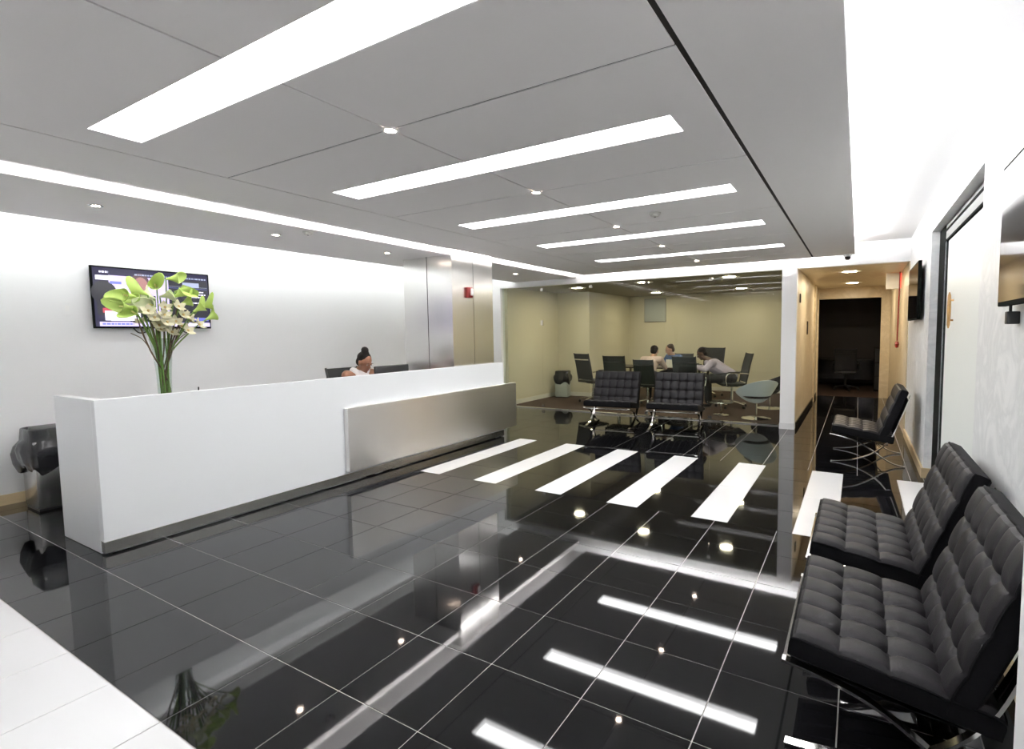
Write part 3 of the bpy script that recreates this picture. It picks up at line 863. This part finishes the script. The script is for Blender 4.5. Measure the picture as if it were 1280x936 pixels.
# ================================================================== MEETING ROOM FURNITURE
mt = thing('meeting_table', 'dark rectangular meeting table behind the glass partition', 'table', (-3.70, 10.95, 0))
MB().bbox(-1.05, 1.05, -.40, .40, .715, .745, .006).build('table_top', 'dark_wood', mt)
for sx in (-.9, .9):
    for s_ in (-.36, .36):
        MB().box(sx-.025, sx+.025, s_-.025, s_+.025, 0, .714).build('leg', 'dark_chrome', mt)
pp = thing('paper_stack', 'white sheets of paper standing propped on the meeting table', 'paper', (-3.42, 10.62, .746))
MB().box(-.10, .10, -.004, .004, 0, .17).build('sheet', 'paper', pp)
MB().box(-.08, .12, .005, .09, 0, .006).build('sheet', 'paper', pp)
gb = thing('wall_board', 'light grey square board high on the meeting room back wall', 'wall board', (-4.70, 13.28, 2.08))
MB().bbox(-.30, .30, -.03, -.001, -.31, .31, .004).build('frame', 'grey_rail', gb)
MB().box(-.285, .285, -.033, -.0305, -.295, .295).build('panel', 'board_grey', gb)
def tub_chair(label, loc, rz, shell, s=1):
    t = thing('tub_chair', label, 'tub chair', loc, rz)
    # bowl: ellipsoid below a tilted rim plane (high at +X)
    mb = MB(); rg = []
    N, Rn = 36, 10
    def shape(f, sc):
        ring = []
        for k in range(N):
            a = 2*PI*k/N
            rim = .52+.17*math.cos(a)
            b = f**1.35
            r = .05+.31*f**.72
            ring.append(((r*sc)*math.cos(a)*(1+.08*math.cos(a)*f), r*sc*.92*math.sin(a), .27+(1-sc)*.25+(rim-.27-(1-sc)*.25)*b))
        return ring
    for i in range(Rn+1): rg.append(shape(i/Rn, 1))
    inner = [shape(i/Rn, .92) for i in range(Rn, -1, -1)]
    mb.rings(rg+inner, True).build('shell', shell, t, True)
    MB().lathe([(.02, .34), (.20, .36), (.24, .39), (.20, .425), (.02, .43)], n=24).build('seat_pad', 'leather', t, True)
    MB().lathe([(.018, .02), (.018, .27), (.05, .285)], n=16).build('pedestal', 'chrome', t, True)
    MB().lathe([(.24, 0), (.24, .008), (.10, .018), (.02, .03)], n=32).build('foot_disc', 'chrome', t, True)
    t.scale = (s, s, s)
tub_chair('pale blue-grey tub chair on a chrome pedestal behind the glass', (-1.48, 9.27, 0), -.95, 'shell_blue')
tub_chair('dark tub chair half hidden behind the pale one', (-1.45, 10.6, 0), -.3, 'leather', 1.0)
st_ = thing('side_table', 'low round side table with chrome rim beside the pale tub chair', 'side table', (-2.10, 9.42, 0))
MB().lathe([(.23, .225), (.235, .235), (.23, .245), (.05, .246)], n=32).build('table_top', 'dark_chrome', st_, True)
MB().lathe([(.02, .012), (.02, .226)], n=12).build('pedestal', 'chrome', st_, True)
MB().lathe([(.14, 0), (.14, .006), (.02, .014)], n=24).build('foot_disc', 'chrome', st_, True)

# ================================================================== PEOPLE
def hull_cone(bm, p0, r0, p1, r1):
    p0, p1 = Vector(p0), Vector(p1)
    vs = []
    for p, r in ((p0, r0), (p1, r1)):
        for i in range(1, 6):
            a = PI*i/6
            for k in range(10):
                b = 2*PI*k/10
                vs.append(bm.verts.new(p+Vector((r*math.sin(a)*math.cos(b), r*math.sin(a)*math.sin(b), r*math.cos(a)))))
        vs.append(bm.verts.new(p+Vector((0, 0, r)))); vs.append(bm.verts.new(p-Vector((0, 0, r))))
    res = bmesh.ops.convex_hull(bm, input=vs)
    bmesh.ops.delete(bm, geom=[g for g in res['geom_interior'] if isinstance(g, bmesh.types.BMVert)], context='VERTS')
def hull_ell(bm, c, r, R=None):
    R = R or Matrix.Identity(3)
    vs = []
    for i in range(1, 10):
        a = PI*i/10
        for k in range(16):
            b = 2*PI*k/16
            vs.append(bm.verts.new(Vector(c)+R @ Vector((r[0]*math.sin(a)*math.cos(b), r[1]*math.sin(a)*math.sin(b), r[2]*math.cos(a)))))
    vs.append(bm.verts.new(Vector(c)+R @ Vector((0, 0, r[2])))); vs.append(bm.verts.new(Vector(c)-R @ Vector((0, 0, r[2]))))
    bmesh.ops.convex_hull(bm, input=vs)
def blob(name, cones, ells, m, voxel=.009, smooth=4):
    bm = bmesh.new()
    for c in cones: hull_cone(bm, *c)
    for e in ells: hull_ell(bm, *e)
    me = bpy.data.meshes.new(name); bm.to_mesh(me); bm.free()
    o = bpy.data.objects.new(name+'_tmp', me); COL.objects.link(o)
    md = o.modifiers.new('r', 'REMESH'); md.mode = 'VOXEL'; md.voxel_size = voxel
    sm = o.modifiers.new('s', 'SMOOTH'); sm.iterations = smooth; sm.factor = .5
    dg = bpy.context.evaluated_depsgraph_get()
    out = bpy.data.meshes.new_from_object(o.evaluated_get(dg))
    bpy.data.objects.remove(o); bpy.data.meshes.remove(me)
    out.name = name
    out.materials.clear(); out.materials.append(MATS[m])
    out.polygons.foreach_set('use_smooth', [True]*len(out.polygons))
    return out
def hand(cones, ells, wrist, d, palm_n, side):
    """wrist point, d = direction of fingers, palm_n = palm normal (down)."""
    d = Vector(d).normalized(); n = Vector(palm_n).normalized(); s = d.cross(n).normalized()*side
    w = Vector(wrist)
    R = Matrix((d, s, n)).transposed()
    ells.append((w+d*.05, (.05, .038, .016), R))
    for k, (off, L) in enumerate(((-.028, .066), (-.010, .078), (.010, .073), (.028, .058))):
        a = w+d*.085+s*off
        b = a+d*L*.5+n*.006; c = b+d*L*.38+n*.020
        cones.append((a, .0095, b, .009)); cones.append((b, .009, c, .0075))
    a = w+d*.03-s*.03; b = a+d*.035-s*.025+n*.008; c = b+d*.035-s*.002+n*.012
    cones.append((a, .012, b, .0105)); cones.append((b, .0105, c, .009))
def person(label, loc, rz, J, skin, hairm, top, head_dir, hair='short', sleeves=True, bare=False, hs=1.0):
    """J: joints in local coordinates, facing -Y, seated."""
    V = lambda k: Vector(J[k])
    cones, ells = [], []
    cones += [(V('pelvis'), .13, V('waist'), .115), (V('waist'), .115, V('chest'), .135), (V('chest'), .12, V('neck'), .055), (V('neck'), .052, V('head')-Vector((0, 0, .06)), .05)]
    for s in 'lr':
        cones += [(V('chest')+Vector((0, 0, .06)), .08, V('sh'+s), .062), (V('sh'+s), .055, V('el'+s), .042), (V('el'+s), .042, V('wr'+s), .027),
                  (V('pelvis'), .11, V('hip'+s), .10), (V('hip'+s), .095, V('kn'+s), .062), (V('kn'+s), .060, V('an'+s), .038), (V('an'+s), .042, V('an'+s)+Vector((0, -.17, -.045)), .030)]
        hd = (V('wr'+s)-V('el'+s)).normalized()*.7+Vector((0, -.5, -.1))
        hand(cones, ells, V('wr'+s), hd, (0, 0, -1), 1 if s == 'l' else -1)
    f = Vector(head_dir).normalized(); side = f.cross(Vector((0, 0, 1))).normalized(); u = side.cross(f).normalized()
    R = Matrix((side, f, u)).transposed()
    H = V('head')
    loc_ = lambda x, y, z: H+side*x*hs+f*y*hs+u*z*hs
    ells += [(loc_(0, -.012, .025), (.076*hs, .095*hs, .092*hs), R), (loc_(0, .022, -.045), (.058*hs, .066*hs, .068*hs), R), (loc_(.077, -.005, -.01), (.012, .02, .03), R), (loc_(-.077, -.005, -.01), (.012, .02, .03), R),
             (loc_(0, .085, .02), (.045, .010, .012), R)]
    cones += [(loc_(0, .082, .012), .010, loc_(0, .103, -.022), .014), (loc_(-.02, .078, -.058), .010, loc_(.02, .078, -.058), .010), (loc_(0, .068, -.095), .018, loc_(0, .06, -.09), .018)]
    body = link('person', blob('person_body', cones, ells, skin, .008, 3), None, None, loc)
    body.rotation_euler = (0, 0, rz)
    tag(body, label, 'person')
    for sx in (-.030, .030):
        e = MB().ell(loc_(sx, .080, .006), (.011, .009, .007), 10, rot=R).build('eye', 'eye', body, True)
        MB().ell(loc_(sx, .0875, .005), (.005, .003, .005), 8, rot=R).build('pupil', 'hair', e, True)
        MB().tube([loc_(sx-.016, .088, .028), loc_(sx, .0925, .032), loc_(sx+.016, .088, .028)], .0035, 6).build('eyebrow', 'hair', body, True)
    MB().ell(loc_(0, .0885, -.058), (.023, .006, .008), 12, rot=R).build('lips', 'lip', body, True)
    he = [(loc_(0, -.032, .052), (.083*hs, .092*hs, .076*hs), R), (loc_(0, -.062, -.005), (.076*hs, .052*hs, .075*hs), R)]
    hc = []
    if hair == 'bun':
        he += [(loc_(0, -.06, .145), (.046, .046, .042), R)]
        hc += [(loc_(0, -.03, .10), .05, loc_(0, -.055, .135), .035)]
    link('hair', blob('hair', hc, he, hairm, .008, 3), body)
    cc = [(V('pelvis'), .140, V('waist'), .128), (V('waist'), .128, V('chest'), .148), (V('chest'), .135, V('neck')-Vector((0, 0, .06)), .075)]
    ce = []
    for s in 'lr':
        if not bare:
            cc += [(V('chest')+Vector((0, 0, .06)), .092, V('sh'+s), .074), (V('sh'+s), .070, V('el'+s), .055)]
            if sleeves: cc += [(V('el'+s), .055, V('el'+s).lerp(V('wr'+s), .9), .038)]
        else:
            cc += [(V('chest')+Vector((0, 0, .02)), .10, V('sh'+s).lerp(V('neck'), .45)+Vector((0, 0, .02)), .045)]
    link('shirt', blob('shirt', cc, ce, top, .009, 5), body)
    tc = []
    for s in 'lr':
        tc += [(V('pelvis')-Vector((0, 0, .02)), .135, V('hip'+s), .115), (V('hip'+s), .112, V('kn'+s), .078), (V('kn'+s), .076, V('an'+s)+Vector((0, 0, .03)), .058)]
    link('trousers', blob('trousers', tc, [], 'trousers', .010, 4), body)
    for s in 'lr':
        link('shoe', blob('shoe', [(V('an'+s)+Vector((0, .03, -.03)), .045, V('an'+s)+Vector((0, -.17, -.045)), .037)], [], 'shoe', .008, 3), body)
    return body
def pose(lean=0., side=0., seat=.50, armf=.32, armz=.76, headf=.0, headz=0.):
    sh = Vector((side, -lean, seat+.52-abs(lean)*.35))
    J = {'pelvis': (0, .02, seat+.135), 'waist': (side*.35, -.02-lean*.35, seat+.25), 'chest': (side*.8, -.02-lean*.8, seat+.42-abs(lean)*.25),
         'neck': (side*1.1, -.03-lean*1.15, seat+.60-abs(lean)*.40), 'head': (side*1.2, -.06-lean*1.35-headf, seat+.745-abs(lean)*.50+headz)}
    for s, k in (('l', 1), ('r', -1)):
        J['sh'+s] = (sh.x+k*.185, sh.y, sh.z)
        J['el'+s] = (sh.x+k*.25, sh.y-armf*.35, max(armz-.02, sh.z-.27))
        J['wr'+s] = (sh.x+k*.13, sh.y-armf*1.05, armz+.02)
        J['hip'+s] = (k*.10, 0, seat+.118); J['kn'+s] = (k*.14, -.43, seat+.075); J['an'+s] = (k*.13, -.40, .085)
    return J
J = pose(lean=.10, seat=.50, armf=.30, armz=.77, headf=.02, headz=-.06)
person('receptionist with dark hair in a bun and white sleeveless top, looking down at the desk', (-5.55, 4.36, .03), PI/2, J, 'skin_brown', 'hair', 'top_white', (.05, -.85, -.42), 'bun', False, True, 1.0)
J = pose(lean=.22, seat=.48, armz=.775, headf=.02, headz=-.03)
person('person in a pinkish shirt seated at the meeting table with back to the glass', (-3.74, 10.14, 0), PI, J, 'skin_light', 'hair', 'shirt_pink', (.1, -.9, -.4))
J = pose(lean=.18, seat=.46, armz=.775, headz=-.02)
person('person in a blue shirt seated across the meeting table, head bowed', (-3.55, 11.68, 0), -.5, J, 'skin_light', 'hair_brown', 'shirt_blue', (-.5, -.8, -.35))
J = pose(lean=.34, seat=.48, armz=.775, headz=.0, headf=.02)
person('person in a lavender shirt leaning forward over the end of the meeting table', (-2.16, 10.42, 0), -PI/2+.15, J, 'skin_dark', 'hair', 'shirt_lavender', (0, -.85, -.5))

# ================================================================== CORRIDOR THINGS
ex = thing('exit_sign', 'glowing red exit sign seen edge-on high in the corridor', 'exit sign', (.53, 10.2, 2.29))
MB().bbox(-.15, .05, -.03, .03, -.13, .13, .006).build('housing', 'off_white', ex)
MB().box(-.13, .04, .0305, .034, -.10, .10).build('lit_face', 'red_glow', ex)
MB().box(.0505, .056, -.025, .025, -.12, .12).build('lit_edge', 'red_glow', ex)
fb = thing('fire_pipe', 'thin red conduit running down to a round red alarm bell in the corridor', 'alarm conduit', (.545, 9.93, 1.25))
MB().tube([(0, 0, .06), (.005, 0, .6), (.01, 0, 1.16)], .010, 10).build('conduit', 'red', fb, True)
MB().lathe([(.012, -.03), (.045, -.02), (.055, .0), (.05, .02), (.02, .03)], n=20).move(Matrix.Rotation(-PI/2, 4, 'Y')).build('bell', 'red', fb, True)
for z0, z1, y, lb in ((1.93, 2.07, 8.95, 'small dark red sign plate on the corridor wall near its mouth'), (1.42, 1.66, 10.36, 'dark upright door plate further along the corridor wall')):
    p = thing('sign_plate', lb, 'sign plate', (-.805, y, (z0+z1)/2))
    MB().bbox(.001, .016, -.05, .05, (z0-z1)/2, (z1-z0)/2, .003).build('plate', 'dark_wood', p)
    MB().box(.0162, .018, -.04, .04, (z0-z1)/2+.012, (z1-z0)/2-.012).build('inset', 'black_plastic', p)
sc_ = thing('security_camera', 'small dome security camera under the end of the dropped ceiling', 'security camera', (-.15, 8.20, ZC))
MB().lathe([(.055, -.001), (.055, -.02), (.045, -.032)], n=20).build('mount', 'white_paint', sc_, True)
MB().ell((0, 0, -.042), (.038, .038, .036), 16).build('dome', 'black_plastic', sc_, True)
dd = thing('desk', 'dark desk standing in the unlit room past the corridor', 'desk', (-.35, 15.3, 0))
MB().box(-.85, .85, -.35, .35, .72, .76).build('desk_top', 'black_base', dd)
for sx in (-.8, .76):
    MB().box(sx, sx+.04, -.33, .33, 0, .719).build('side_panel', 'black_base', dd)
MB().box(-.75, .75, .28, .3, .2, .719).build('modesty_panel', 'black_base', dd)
dc = place(oc, 1, (-.25, 14.65, 0), PI, 'office chair blacked out as a silhouette before the dark desk in the unlit room', GO)
for o in dc.children_recursive:  # all parts, chrome too, coloured black to stand for the room's darkness
    for sl in o.material_slots:
        sl.link = 'OBJECT'; sl.material = MATS['black_plastic']
cb_ = thing('filing_cabinet', 'tall black cabinet at the edge of the unlit room', 'cabinet', (.55, 14.8, 0))
MB().bbox(-.2, .3, -.25, .25, 0, 1.05, .005).build('body', 'black_base', cb_)
for z in (.05, .38, .71):
    q = MB().box(-.18, .28, -.262, -.2505, z, z+.31).build('drawer', 'black_plastic', cb_)
    MB().box(-.02, .12, -.275, -.2625, z+.22, z+.235).build('handle', 'dark_chrome', q)
